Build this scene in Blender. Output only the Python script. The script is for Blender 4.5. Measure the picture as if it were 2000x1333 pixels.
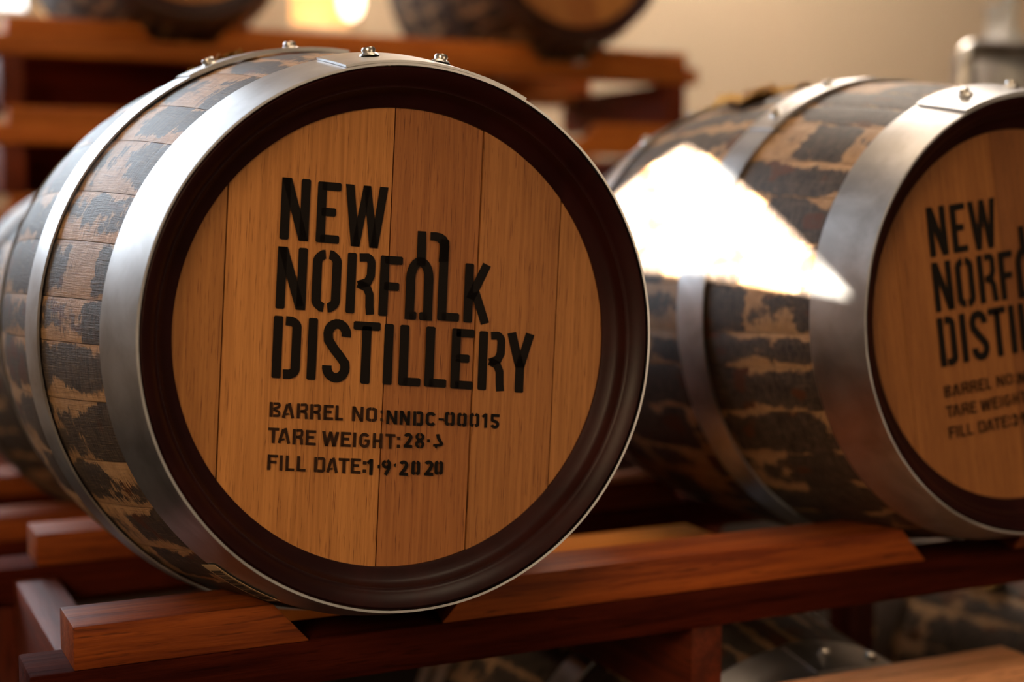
import bpy, bmesh, math, random
from mathutils import Vector, Matrix
random.seed(7)
for o in list(bpy.data.objects):
    bpy.data.objects.remove(o)
scene = bpy.context.scene
col = scene.collection
PI = math.pi
# World axes: x runs along the rack rails, y into the room, z up.
# Origin: centre of the front head of the large barrel.  Floor at FLOOR.
FLOOR = -0.995
# ------------------------------------------------------------------ camera
F_PX, YAW, PITCH, ROLL = 2874.2, 0.450193, 0.091370, 0.003064
CAM = Vector((-0.492409, -1.252223, 0.120819))
cy, sy, cp, sp = math.cos(YAW), math.sin(YAW), math.cos(PITCH), math.sin(PITCH)
fw = Vector((sy*cp, cy*cp, -sp)); rt = Vector((cy, -sy, 0)); up = rt.cross(fw)
cr, sr = math.cos(ROLL), math.sin(ROLL)
rt, up = cr*rt + sr*up, -sr*rt + cr*up
cam_d = bpy.data.cameras.new('camera'); cam = bpy.data.objects.new('camera', cam_d); col.objects.link(cam)
cam.matrix_world = Matrix(((rt.x, up.x, -fw.x, CAM.x), (rt.y, up.y, -fw.y, CAM.y), (rt.z, up.z, -fw.z, CAM.z), (0, 0, 0, 1)))
cam_d.sensor_width = 36; cam_d.lens = F_PX/2000*36
cam_d.clip_start = 0.05; cam_d.clip_end = 50
cam_d.dof.use_dof = True; cam_d.dof.focus_distance = 1.335; cam_d.dof.aperture_fstop = 2.3
scene.camera = cam
# ------------------------------------------------------------------ world, sun, window and fill light, exposure
world = bpy.data.worlds.new('world'); scene.world = world; world.use_nodes = True
world.node_tree.nodes['Background'].inputs[0].default_value = (0.75, 0.86, 1.0, 1)
world.node_tree.nodes['Background'].inputs[1].default_value = 0.6
SUN_DIR = Vector((0.75, 0.66, -0.577)).normalized()
sun_d = bpy.data.lights.new('sun', 'SUN'); sun = bpy.data.objects.new('sun', sun_d); col.objects.link(sun)
sun_d.energy = 260; sun_d.angle = math.radians(0.25); sun_d.color = (1.0, 0.90, 0.74)
sun.rotation_euler = SUN_DIR.to_track_quat('-Z', 'Y').to_euler(); sun.location = (-6, -6, 6)
def area(name, loc, target, sx, sz, energy, color):
    d = bpy.data.lights.new(name, 'AREA'); o = bpy.data.objects.new(name, d); col.objects.link(o)
    d.shape = 'RECTANGLE'; d.size = sx; d.size_y = sz; d.energy = energy; d.color = color
    o.location = loc
    o.rotation_euler = (Vector(target) - Vector(loc)).to_track_quat('-Z', 'Z').to_euler()
    return o
# daylight at the back window, then fill lights added at unseen glowing panels
area('daylight_back_window', (-1.05, 3.52, 1.38), (-1.05, 0, 1.15), 2.2, 1.36, 108, (0.74, 0.87, 1.0))
area('fill_side', (-2.10, -1.75, 1.05), (0, -0.55, 0.0), 1.2, 1.1, 61, (1.0, 0.69, 0.40))  # warm fill added from the left front; the wall behind is solid
area('fill_top', (0.7, -0.75, 2.60), (0.7, -0.75, 0), 1.0, 0.8, 18, (1.0, 0.76, 0.52))  # overhead fill added in front of the racks
area('fill_mid', (0.3, 0.95, 2.60), (0.3, 0.95, 0), 1.0, 0.8, 13, (1.0, 0.72, 0.46))  # fill added to brighten the far rack fronts
area('fill_rear', (2.3, 2.7, 2.60), (2.3, 2.7, 0), 1.0, 0.9, 104, (1.0, 0.87, 0.73))  # fill added to brighten the beige wall
area('fill_low', (1.7, -3.40, 0.1), (0.9, 0, -0.3), 0.9, 1.6, 18, (1.0, 0.72, 0.46))  # fill added at the front to reach the floor-level barrel
vs = scene.view_settings
vs.view_transform = 'Standard'; vs.look = 'None'; vs.gamma = 1.0; vs.use_curve_mapping = False; vs.exposure = 0.0
scene.cycles.max_bounces = 6; scene.cycles.diffuse_bounces = 4; scene.cycles.glossy_bounces = 3; scene.cycles.transmission_bounces = 5
scene.cycles.caustics_reflective = False; scene.cycles.caustics_refractive = False
# ------------------------------------------------------------------ material helpers
class NT:
    def __init__(s, name):
        s.m = bpy.data.materials.new(name); s.m.use_nodes = True; s.t = s.m.node_tree
        s.b = s.t.nodes['Principled BSDF']
    def n(s, typ, **kw):
        nd = s.t.nodes.new(typ)
        for k, v in kw.items(): setattr(nd, k, v)
        return nd
    def l(s, a, b): s.t.links.new(a, b)
    def setin(s, nd, i, v):
        if hasattr(v, 'is_output'): s.l(v, nd.inputs[i])
        elif v is not None: nd.inputs[i].default_value = v
    def math(s, op, a, b=None, c=None, clamp=False):
        nd = s.n('ShaderNodeMath', operation=op); nd.use_clamp = clamp
        s.setin(nd, 0, a); s.setin(nd, 1, b); s.setin(nd, 2, c)
        return nd.outputs[0]
    def ramp(s, v, a, b):
        nd = s.n('ShaderNodeMapRange', interpolation_type='SMOOTHSTEP')
        s.setin(nd, 0, v); nd.inputs[1].default_value = a; nd.inputs[2].default_value = b
        return nd.outputs[0]
    def mix(s, f, a, b):
        nd = s.n('ShaderNodeMix', data_type='RGBA')
        s.setin(nd, 0, f)
        for i, v in ((6, a), (7, b)):
            if isinstance(v, tuple): nd.inputs[i].default_value = (*v, 1)
            else: s.l(v, nd.inputs[i])
        return nd.outputs[2]
    def mul(s, a, b):
        nd = s.n('ShaderNodeMix', data_type='RGBA', blend_type='MULTIPLY'); nd.inputs[0].default_value = 1
        for i, v in ((6, a), (7, b)):
            if isinstance(v, tuple): nd.inputs[i].default_value = (*v, 1)
            else: s.l(v, nd.inputs[i])
        return nd.outputs[2]
    def comb(s, x, y, z):
        nd = s.n('ShaderNodeCombineXYZ')
        for i, v in enumerate((x, y, z)): s.setin(nd, i, v)
        return nd.outputs[0]
    def sep(s, v):
        nd = s.n('ShaderNodeSeparateXYZ'); s.l(v, nd.inputs[0]); return nd.outputs
    def noise(s, vec, scale=1, detail=3, rough=0.5, dist=0.0):
        nd = s.n('ShaderNodeTexNoise'); s.l(vec, nd.inputs['Vector'])
        nd.inputs['Scale'].default_value = scale; nd.inputs['Detail'].default_value = detail
        nd.inputs['Roughness'].default_value = rough; nd.inputs['Distortion'].default_value = dist
        return nd.outputs[0]
    def mapped(s, scale, coord='Object', off=None):
        tc = s.n('ShaderNodeTexCoord'); mp = s.n('ShaderNodeMapping')
        s.l(tc.outputs[coord], mp.inputs[0]); mp.inputs['Scale'].default_value = scale
        if off is not None: s.l(off, mp.inputs['Location'])
        return mp.outputs[0]
    def rnd(s):
        return s.n('ShaderNodeObjectInfo').outputs['Random']
    def ocol(s):
        return s.n('ShaderNodeObjectInfo').outputs['Color']
    def bump(s, h, strength, dist=0.001):
        nd = s.n('ShaderNodeBump'); nd.inputs['Strength'].default_value = strength; nd.inputs['Distance'].default_value = dist
        s.l(h, nd.inputs['Height']); s.l(nd.outputs[0], s.b.inputs['Normal'])
    def out(s, color=None, rough=0.5, metal=0.0, spec=None):
        if color is not None:
            if isinstance(color, tuple): s.b.inputs['Base Color'].default_value = (*color, 1)
            else: s.l(color, s.b.inputs['Base Color'])
        s.setin(s.b, 'Roughness', rough); s.setin(s.b, 'Metallic', metal)
        if spec is not None: s.b.inputs['Specular IOR Level'].default_value = spec
        return s.m
M = {}
def wood(name, axis, light, dark, rough=0.62, scale=1.0, spec=0.2, bump=0.6):
    k = NT(name); sc = [26*scale]*3; sc[axis] = 1.6*scale
    off = k.comb(k.math('MULTIPLY', k.rnd(), 17.0), k.math('MULTIPLY', k.rnd(), 31.0), k.math('MULTIPLY', k.rnd(), 23.0))
    v = k.mapped(sc, off=off)
    g1 = k.noise(v, 1.0, 5, 0.6, 0.8); g2 = k.noise(v, 4.5, 4, 0.7, 0.3); g3 = k.noise(v, 12.0, 2, 0.6)
    f = k.ramp(k.math('ADD', k.math('MULTIPLY', g1, 0.6), k.math('MULTIPLY', g2, 0.4)), 0.34, 0.66)
    c = k.mix(f, dark, light)
    pore = k.ramp(g3, 0.30, 0.42)
    c = k.mix(pore, k.mix(0.55, c, (dark[0]*0.35, dark[1]*0.35, dark[2]*0.35)), c)
    vr = k.math('ADD', k.math('MULTIPLY', k.rnd(), 0.5), 0.75)
    c = k.mul(c, k.comb(vr, vr, vr))
    k.bump(k.math('ADD', k.math('MULTIPLY', g2, 0.6), k.math('MULTIPLY', g3, 0.4)), bump, 0.002)
    M[name] = k.out(c, rough, 0, spec)
# red hardwood of the racks: grain along x, y or z
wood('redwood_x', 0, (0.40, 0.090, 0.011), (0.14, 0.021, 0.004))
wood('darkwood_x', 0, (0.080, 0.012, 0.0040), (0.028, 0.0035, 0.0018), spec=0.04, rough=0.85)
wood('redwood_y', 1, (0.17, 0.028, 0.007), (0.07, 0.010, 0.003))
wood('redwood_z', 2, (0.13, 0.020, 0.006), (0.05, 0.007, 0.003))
wood('beam_lit_x', 0, (0.78, 0.38, 0.19), (0.50, 0.21, 0.10))  # rack wood made pale to put the beam's light into its colour
wood('redwood_lit_x', 0, (0.62, 0.19, 0.026), (0.36, 0.085, 0.012))  # same red wood as lit: light on the far frames put into the colour
wood('batten_lit_x', 0, (0.82, 0.30, 0.055), (0.60, 0.19, 0.03))  # rack wood brightened, with bounced sunlight painted into its colour
def mk_stave():
    k = NT('charred_stave')
    tc = k.n('ShaderNodeTexCoord'); o = k.sep(tc.outputs['UV'])
    u, v = o[0], o[1]; r = k.rnd(); r100 = k.math('MULTIPLY', r, 100.0)
    au = k.math('ABSOLUTE', k.math('SUBTRACT', k.math('MULTIPLY', u, 2.0), 1.0))
    edge = k.math('SUBTRACT', 1.0, k.math('POWER', au, 2.5))
    patch = k.noise(k.comb(k.math('MULTIPLY', v, 11.0), k.math('ADD', k.math('MULTIPLY', u, 0.9), r100), r100), 1.0, 3, 0.55)
    rag = k.noise(k.comb(k.math('MULTIPLY', v, 330.0), k.math('MULTIPLY', u, 3.0), r100), 1.0, 3, 0.7)
    rag2 = k.noise(k.comb(k.math('MULTIPLY', v, 60.0), k.math('MULTIPLY', u, 5.0), r100), 1.0, 3, 0.6)
    val = k.math('ADD', patch, k.math('MULTIPLY', edge, 0.26))
    val = k.math('ADD', val, k.math('MULTIPLY', k.math('SUBTRACT', rag, 0.5), 0.30))
    val = k.math('ADD', val, k.math('MULTIPLY', k.math('SUBTRACT', rag2, 0.5), 0.30))
    cell = k.n('ShaderNodeTexWhiteNoise', noise_dimensions='1D')
    k.l(k.math('FLOOR', k.math('ADD', k.math('ADD', k.math('MULTIPLY', v, 13.0), r100), k.math('MULTIPLY', rag2, 0.35))), cell.inputs['W'])
    val = k.math('ADD', val, k.math('MULTIPLY', k.math('SUBTRACT', cell.outputs[0], 0.5), 0.34))
    dark = k.ramp(val, 0.545, 0.610)
    grain = k.noise(k.comb(k.math('MULTIPLY', v, 14.0), k.math('MULTIPLY', u, 30.0), r100), 1.0, 4, 0.6)
    tan = k.mix(grain, (0.40, 0.245, 0.130), (0.57, 0.385, 0.225))
    tan = k.mul(tan, k.mix(r, (0.8, 0.76, 0.72), (1.05, 1.0, 0.95)))
    near = k.ramp(val, 0.34, 0.60)
    tan = k.mix(k.math('MULTIPLY', k.math('MULTIPLY', k.ramp(rag, 0.54, 0.66), near), 0.75), tan, (0.10, 0.06, 0.038))
    tan = k.mul(tan, k.mix(k.ramp(rag2, 0.3, 0.7), (0.78, 0.72, 0.66), (1.04, 1.02, 1.0)))
    scr = k.noise(k.comb(k.math('MULTIPLY', v, 38.0), k.math('MULTIPLY', u, 42.0), k.math('ADD', r100, 7.0)), 1.0, 3, 0.65)
    tan = k.mix(k.math('MULTIPLY', k.ramp(scr, 0.57, 0.66), k.math('MULTIPLY', k.ramp(val, 0.25, 0.5), 0.7)), tan, (0.11, 0.07, 0.045))
    char = k.mix(k.ramp(rag, 0.38, 0.62), (0.026, 0.018, 0.014), (0.085, 0.061, 0.047))
    char = k.mix(k.math('MULTIPLY', k.ramp(scr, 0.58, 0.68), 0.55), char, (0.24, 0.165, 0.11))
    char = k.mul(char, k.mix(k.ramp(scr, 0.32, 0.42), (0.45, 0.42, 0.40), (1.0, 1.0, 1.0)))
    brown = k.ramp(k.noise(k.comb(k.math('MULTIPLY', v, 16.0), k.math('MULTIPLY', u, 1.2), k.math('ADD', r100, 40.0)), 1.0, 2, 0.5), 0.60, 0.66)
    char = k.mix(brown, char, (0.085, 0.030, 0.012))
    c = k.mix(dark, tan, char)
    c = k.mix(k.math('MULTIPLY', k.math('POWER', au, 40.0), 0.3), c, (0.03, 0.018, 0.01))
    h = k.math('ADD', k.math('MULTIPLY', rag, 0.7), k.math('MULTIPLY', grain, 0.3))
    h = k.math('ADD', h, k.math('MULTIPLY', scr, 0.6))
    k.bump(h, 0.6, 0.0015)
    M['stave'] = k.out(c, k.math('ADD', 0.42, k.math('MULTIPLY', rag, 0.25)), 0, 0.27)
mk_stave()
def mk_head():
    k = NT('oak_head'); r = k.rnd()
    off = k.comb(k.math('MULTIPLY', r, 9.0), 0.0, k.math('MULTIPLY', r, 5.0))
    v = k.mapped((250, 30, 6.5), off=off)
    g1 = k.noise(v, 1.0, 4, 0.6, 0.6); g2 = k.noise(v, 3.2, 3, 0.7, 0.2)
    v2 = k.mapped((14, 14, 1.2), off=off); g0 = k.noise(v2, 1.0, 3, 0.5, 0.5)
    base = k.ocol()
    f = k.math('ADD', k.math('MULTIPLY', k.ramp(g1, 0.3, 0.7), 0.34), k.math('MULTIPLY', k.ramp(g0, 0.3, 0.7), 0.22))
    c = k.mul(base, k.mix(f, (0.62, 0.55, 0.46), (1.34, 1.36, 1.40)))
    fl = k.ramp(g2, 0.33, 0.43)
    c = k.mul(c, k.mix(fl, (0.42, 0.34, 0.28), (1.0, 1.0, 1.0)))
    k.bump(g2, 0.15, 0.0006)
    M['head'] = k.out(c, 0.55, 0, 0.3)
mk_head()
def mk_metal(name, base, r0, r1):
    k = NT(name); v = k.mapped((14, 14, 14)); n1 = k.noise(v, 1.0, 5, 0.6, 0.5); n2 = k.noise(v, 9.0, 4, 0.7)
    c = k.mul(k.mix(k.ramp(n1, 0.3, 0.7), (0.72, 0.70, 0.68), (1.08, 1.08, 1.08)), base)
    k.bump(n2, 0.06, 0.0006)
    M[name] = k.out(c, k.math('ADD', r0, k.math('MULTIPLY', n1, r1-r0)), 1.0)
mk_metal('hoop_metal', (0.54, 0.54, 0.555), 0.30, 0.50)
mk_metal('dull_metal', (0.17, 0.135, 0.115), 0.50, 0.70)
mk_metal('bright_metal', (0.74, 0.73, 0.71), 0.25, 0.40)
def mk_rim():
    k = NT('oxblood_rim'); v = k.mapped((9, 9, 9)); n = k.noise(v, 1.0, 4, 0.6, 1.0); n2 = k.noise(v, 20.0, 3, 0.6)
    c = k.mix(k.ramp(n, 0.3, 0.7), (0.013, 0.0017, 0.0018), (0.026, 0.0036, 0.0032))
    k.bump(n2, 0.12, 0.001)
    M['rim'] = k.out(c, k.math('ADD', 0.34, k.math('MULTIPLY', n, 0.18)), 0, 0.22)
mk_rim()
def plain(name, color, rough=0.6, metal=0, emit=None, estr=0, nscale=20, namp=0.15):
    k = NT(name); n = k.noise(k.mapped((nscale,)*3), 1.0, 4, 0.6)
    lo = tuple(c*(1-namp) for c in color); hi = tuple(min(1, c*(1+namp)) for c in color)
    c = k.mix(n, lo, hi); M[name] = k.out(c, rough, metal)
    if emit:
        k.b.inputs['Emission Color'].default_value = (*emit, 1); k.b.inputs['Emission Strength'].default_value = estr
    return k
plain('paint', (0.0075, 0.0050, 0.0042), 0.6); M['paint'].node_tree.nodes['Principled BSDF'].inputs['Specular IOR Level'].default_value = 0.12
plain('thin_paint', (0.030, 0.0125, 0.0060), 0.6, nscale=160, namp=0.7); M['thin_paint'].node_tree.nodes['Principled BSDF'].inputs['Specular IOR Level'].default_value = 0.12
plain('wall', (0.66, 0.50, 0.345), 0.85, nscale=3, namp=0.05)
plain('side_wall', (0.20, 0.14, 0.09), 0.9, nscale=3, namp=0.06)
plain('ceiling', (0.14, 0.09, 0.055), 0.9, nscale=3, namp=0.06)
plain('floor', (0.016, 0.011, 0.008), 0.9, nscale=5, namp=0.3); M['floor'].node_tree.nodes['Principled BSDF'].inputs['Specular IOR Level'].default_value = 0.05
plain('frame_white', (0.55, 0.50, 0.44), 0.5)
plain('pane', (0.8, 0.85, 0.9), 0.2, emit=(0.95, 0.97, 1.0), estr=2.5)
plain('panel_glow', (0.8, 0.7, 0.5), 0.6, emit=(1.0, 0.8, 0.55), estr=1.0)  # glow shared by the added fill panels
plain('sunlit_wall_glow', (0.8, 0.5, 0.2), 0.3, emit=(1.0, 0.50, 0.14), estr=1.25)  # glow that paints a sunlit stretch of wall
plain('amber_glow', (0.9, 0.6, 0.3), 0.3, emit=(1.0, 0.55, 0.20), estr=1.5)
plain('white_glow', (0.9, 0.8, 0.6), 0.3, emit=(1.0, 0.86, 0.62), estr=4.0)  # glow that paints a blurred bright window
plain('paper', (0.60, 0.44, 0.26), 0.7)
plain('ink', (0.03, 0.018, 0.012), 0.7)
plain('jute', (0.55, 0.33, 0.09), 0.9, nscale=200, namp=0.4)
plain('bung_wood', (0.42, 0.26, 0.13), 0.7)
plain('grey_enamel', (0.40, 0.38, 0.38), 0.4)
def mk_glass():
    k = NT('whitened_glass'); k.b.inputs['Transmission Weight'].default_value = 0.2
    n = k.noise(k.mapped((6, 6, 6)), 1.0, 2); k.out(k.mix(n, (0.88, 0.93, 0.97), (0.97, 0.98, 1.0)), 0.04)  # glass whitened so that its colour carries the bright glints
    k.b.inputs['IOR'].default_value = 1.5; M['glass'] = k.m
mk_glass()
# ------------------------------------------------------------------ object helpers
def tag(o, label=None, cat=None, group=None, kind=None):
    if label: o['label'] = label
    if cat: o['category'] = cat
    if group: o['group'] = group
    if kind: o['kind'] = kind
    return o
def link(name, me, mat, parent=None, loc=(0, 0, 0), rot=(0, 0, 0)):
    o = bpy.data.objects.new(name, me); col.objects.link(o)
    if mat is not None and len(me.materials) == 0: me.materials.append(mat)
    o.parent = parent; o.location = loc; o.rotation_euler = rot
    return o
def empty(name, loc):
    o = bpy.data.objects.new(name, None); col.objects.link(o); o.location = loc; o.empty_display_size = 0.1
    return o
def mesh_of(name, bm, smooth=False, angle=None):
    bmesh.ops.recalc_face_normals(bm, faces=bm.faces)
    me = bpy.data.meshes.new(name); bm.to_mesh(me); bm.free()
    if smooth:
        for p in me.polygons: p.use_smooth = True
        if angle is not None: me.set_sharp_from_angle(angle=math.radians(angle))
    return me
def prism(bm, pts, y0, y1):
    """closed outline in x-z swept from y0 to y1"""
    a = [bm.verts.new((p[0], y0, p[1])) for p in pts]; b = [bm.verts.new((p[0], y1, p[1])) for p in pts]
    n = len(pts)
    bm.faces.new(a); bm.faces.new(b[::-1])
    for i in range(n): bm.faces.new((a[i], b[i], b[(i+1) % n], a[(i+1) % n]))
def box(bm, x0, x1, y0, y1, z0, z1):
    prism(bm, [(x0, z0), (x1, z0), (x1, z1), (x0, z1)], y0, y1)
def bevel_edges(bm, w, seg=2):
    bmesh.ops.bevel(bm, geom=list(bm.edges), offset=w, segments=seg, affect='EDGES', profile=0.5, clamp_overlap=True)
def lathe(bm, prof, n=128, a0=0.0, a1=2*PI):
    """profile (r, y) revolved about y; closed profile loop"""
    full = abs(a1 - a0 - 2*PI) < 1e-6
    cnt = n if full else n+1
    rings = []
    for i in range(cnt):
        a = a0 + (a1-a0)*i/n; c, s = math.cos(a), math.sin(a)
        rings.append([bm.verts.new((r*c, y, r*s)) for r, y in prof])
    m = len(prof)
    for i in range(n):
        A = rings[i]; B = rings[(i+1) % cnt]
        for j in range(m): bm.faces.new((A[j], A[(j+1) % m], B[(j+1) % m], B[j]))
    if not full: bm.faces.new(rings[0]); bm.faces.new(rings[-1][::-1])
def tube(bm, pts, r, n=10):
    rings = []; N = len(pts)
    for i, p in enumerate(pts):
        p = Vector(p); t = (Vector(pts[min(i+1, N-1)]) - Vector(pts[max(i-1, 0)])).normalized()
        a = t.orthogonal().normalized() if i == 0 else (rings[-1][1] - t*rings[-1][1].dot(t)).normalized()
        b = t.cross(a)
        rr = r[i] if isinstance(r, (list, tuple)) else r
        rings.append(([bm.verts.new(p + rr*(math.cos(2*PI*k/n)*a + math.sin(2*PI*k/n)*b)) for k in range(n)], a))
    for i in range(N-1):
        A, B = rings[i][0], rings[i+1][0]
        for k in range(n): bm.faces.new((A[k], A[(k+1) % n], B[(k+1) % n], B[k]))
    bm.faces.new(rings[0][0][::-1]); bm.faces.new(rings[-1][0])

# ------------------------------------------------------------------ the room
X0, X1, Y0, Y1, ZT = -2.2, 5.4, -3.5, 3.6, 2.65
def wall_with_hole(name, mat, plane, c0, c1, uv, holes, label):
    """thick wall in plane 'x' or 'y' between c0 and c1; uv=(u0,u1,v0,v1); holes: outlines in (u,v)"""
    bm = bmesh.new()
    u0, u1, v0, v1 = uv
    loops = [[(u0, v0), (u1, v0), (u1, v1), (u0, v1)]] + holes
    P = (lambda c, u, v: (c, u, v)) if plane == 'x' else (lambda c, u, v: (u, c, v))
    for c in (c0, c1):
        edges = []
        for lp in loops:
            vs_ = [bm.verts.new(P(c, *p)) for p in lp]
            edges += [bm.edges.new((vs_[i], vs_[(i+1) % len(vs_)])) for i in range(len(vs_))]
        bmesh.ops.triangle_fill(bm, use_beauty=True, use_dissolve=False, edges=edges)
    bm.verts.ensure_lookup_table()
    n = len(bm.verts)//2; k = 0
    vl = list(bm.verts)
    for lp in loops:
        m = len(lp)
        for i in range(m):
            a, b = vl[k+i], vl[k+(i+1) % m]; c, d = vl[n+k+i], vl[n+k+(i+1) % m]
            bm.faces.new((a, b, d, c))
        k += m
    o = link(name, mesh_of(name, bm), mat)
    return tag(o, label, 'wall', kind='structure')
def rect(u0, u1, v0, v1): return [(u0, v0), (u1, v0), (u1, v1), (u0, v1)]
bm = bmesh.new(); box(bm, X0-0.3, X1+0.3, Y0-0.3, Y1+0.3, FLOOR-0.1, FLOOR)
tag(link('floor', mesh_of('floor', bm), M['floor']), 'dark concrete floor under the barrel racks', 'floor', kind='structure')
# sunlit patch on the right-hand barrel: outline of an added wall opening, shaped by following the sun back to the left wall
patch = [(0.512, -0.030, 0.020), (0.541, 0.318, 0.188), (0.557, 0.391, 0.207), (0.509, 0.494, 0.143), (0.480, 0.62, 0.02)]
sun_opening = []
for p in patch:
    t = (p[0] - X0)/SUN_DIR.x
    sun_opening.append((p[1] - SUN_DIR.y*t, p[2] - SUN_DIR.z*t))
wall_with_hole('wall_left', M['side_wall'], 'x', X0, X0-0.012, (Y0-0.3, Y1+0.3, FLOOR, ZT), [sun_opening], 'side wall with an added opening shaped to cast the sunlit patch')
wall_with_hole('wall_back', M['wall'], 'y', Y1, Y1+0.15, (X0, X1, FLOOR, ZT), [rect(-2.2+0.02, 0.205, 0.70, 2.1), rect(1.02, 1.27, 0.72, 1.7)], 'plain warm beige wall behind the racks')
bm = bmesh.new(); box(bm, X0, X1, Y0-0.15, Y0, FLOOR, ZT)
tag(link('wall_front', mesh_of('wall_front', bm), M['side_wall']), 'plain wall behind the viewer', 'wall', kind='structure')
bm = bmesh.new(); box(bm, X1, X1+0.15, Y0-0.3, Y1+0.3, FLOOR, ZT)
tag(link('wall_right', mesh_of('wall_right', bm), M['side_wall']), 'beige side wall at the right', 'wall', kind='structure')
bm = bmesh.new(); box(bm, X0-0.3, X1+0.3, Y0-0.3, Y1+0.3, ZT, ZT+0.1)
tag(link('ceiling', mesh_of('ceiling', bm), M['ceiling']), 'dark timber-toned ceiling', 'ceiling', kind='structure')
def window(name, x0, x1, z0, z1, y, nx, pane, label, t=0.05):
    w = empty(name, ((x0+x1)/2, y, z0)); tag(w, label, 'window', kind='structure')
    bm = bmesh.new(); w2 = (x1-x0)/2; h = z1-z0
    box(bm, -w2, w2, -0.03, 0.03, 0, t); box(bm, -w2, w2, -0.03, 0.03, h-t, h)
    xs = [-w2 + i*(2*w2-t)/nx for i in range(nx+1)]
    for x in xs: box(bm, x, x+t, -0.03, 0.03, t, h-t)
    link('window_frame', mesh_of('window_frame', bm), M['frame_white'], w)
    for i in range(nx):
        bm = bmesh.new(); box(bm, xs[i]+t, xs[i+1], 0.01, 0.018, t, h-t)
        link('pane', mesh_of('pane', bm), M[pane], w)
    return w
window('window_1', -2.18, 0.205, 0.70, 2.1, Y1+0.06, 4, 'pane', 'bright daylight window in the beige wall at far left', 0.03)
window('sunlit_wall_panel', 1.02, 1.27, 0.72, 1.7, Y1+0.06, 1, 'sunlit_wall_glow', 'narrow amber glowing panel in place of sunlit wall between the two high barrels', 0.015)  # glowing panel added in place of a warmly sunlit piece of wall
bm = bmesh.new(); box(bm, 1.2, 2.2, Y0, Y0+0.03, FLOOR, 1.0)
dr = link('fill_panel_low', mesh_of('fill_panel_low', bm), M['frame_white']); tag(dr, 'glowing fill panel added on the wall behind the viewer', 'glow_panel', kind='structure')  # unseen panel added as low fill from the front
bm = bmesh.new(); box(bm, 1.3, 2.1, Y0+0.028, Y0+0.036, -0.8, 0.9); link('pane', mesh_of('pane', bm), M['panel_glow'], dr)
def fill_panel(name, corner, size, axis, label):  # unseen glowing panel added as fill, with no opening behind it
    w = empty(name, corner); tag(w, label, 'window', kind='structure')
    a, b = size
    def bx(bm, u0, u1, v0, v1, d0, d1):
        if axis == 'x': box(bm, d0, d1, u0, u1, v0, v1)
        else: box(bm, u0, u1, v0, v1, -d1, -d0)
    bm = bmesh.new(); t = 0.05
    bx(bm, 0, a, 0, t, 0, 0.03); bx(bm, 0, a, b-t, b, 0, 0.03); bx(bm, 0, t, t, b-t, 0, 0.03); bx(bm, a-t, a, t, b-t, 0, 0.03)
    link('window_frame', mesh_of('window_frame', bm), M['frame_white'], w)
    bm = bmesh.new(); bx(bm, t, a-t, t, b-t, 0.002, 0.010); link('pane', mesh_of('pane', bm), M['panel_glow'], w)
fill_panel('fill_panel_side', (X0, -2.4, 0.45), (1.3, 1.2), 'x', 'glowing fill panel added on the left wall, out of view')
fill_panel('fill_panel_top', (0.15, -1.2, ZT), (1.1, 0.9), 'z', 'glowing fill panel added on the ceiling above the barrels')
fill_panel('fill_panel_mid', (-0.25, 0.5, ZT), (1.1, 0.9), 'z', 'glowing fill panel added on the ceiling between the front and far racks')
fill_panel('fill_panel_rear', (1.75, 2.2, ZT), (1.1, 1.0), 'z', 'glowing fill panel added on the ceiling near the beige wall')
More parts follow.
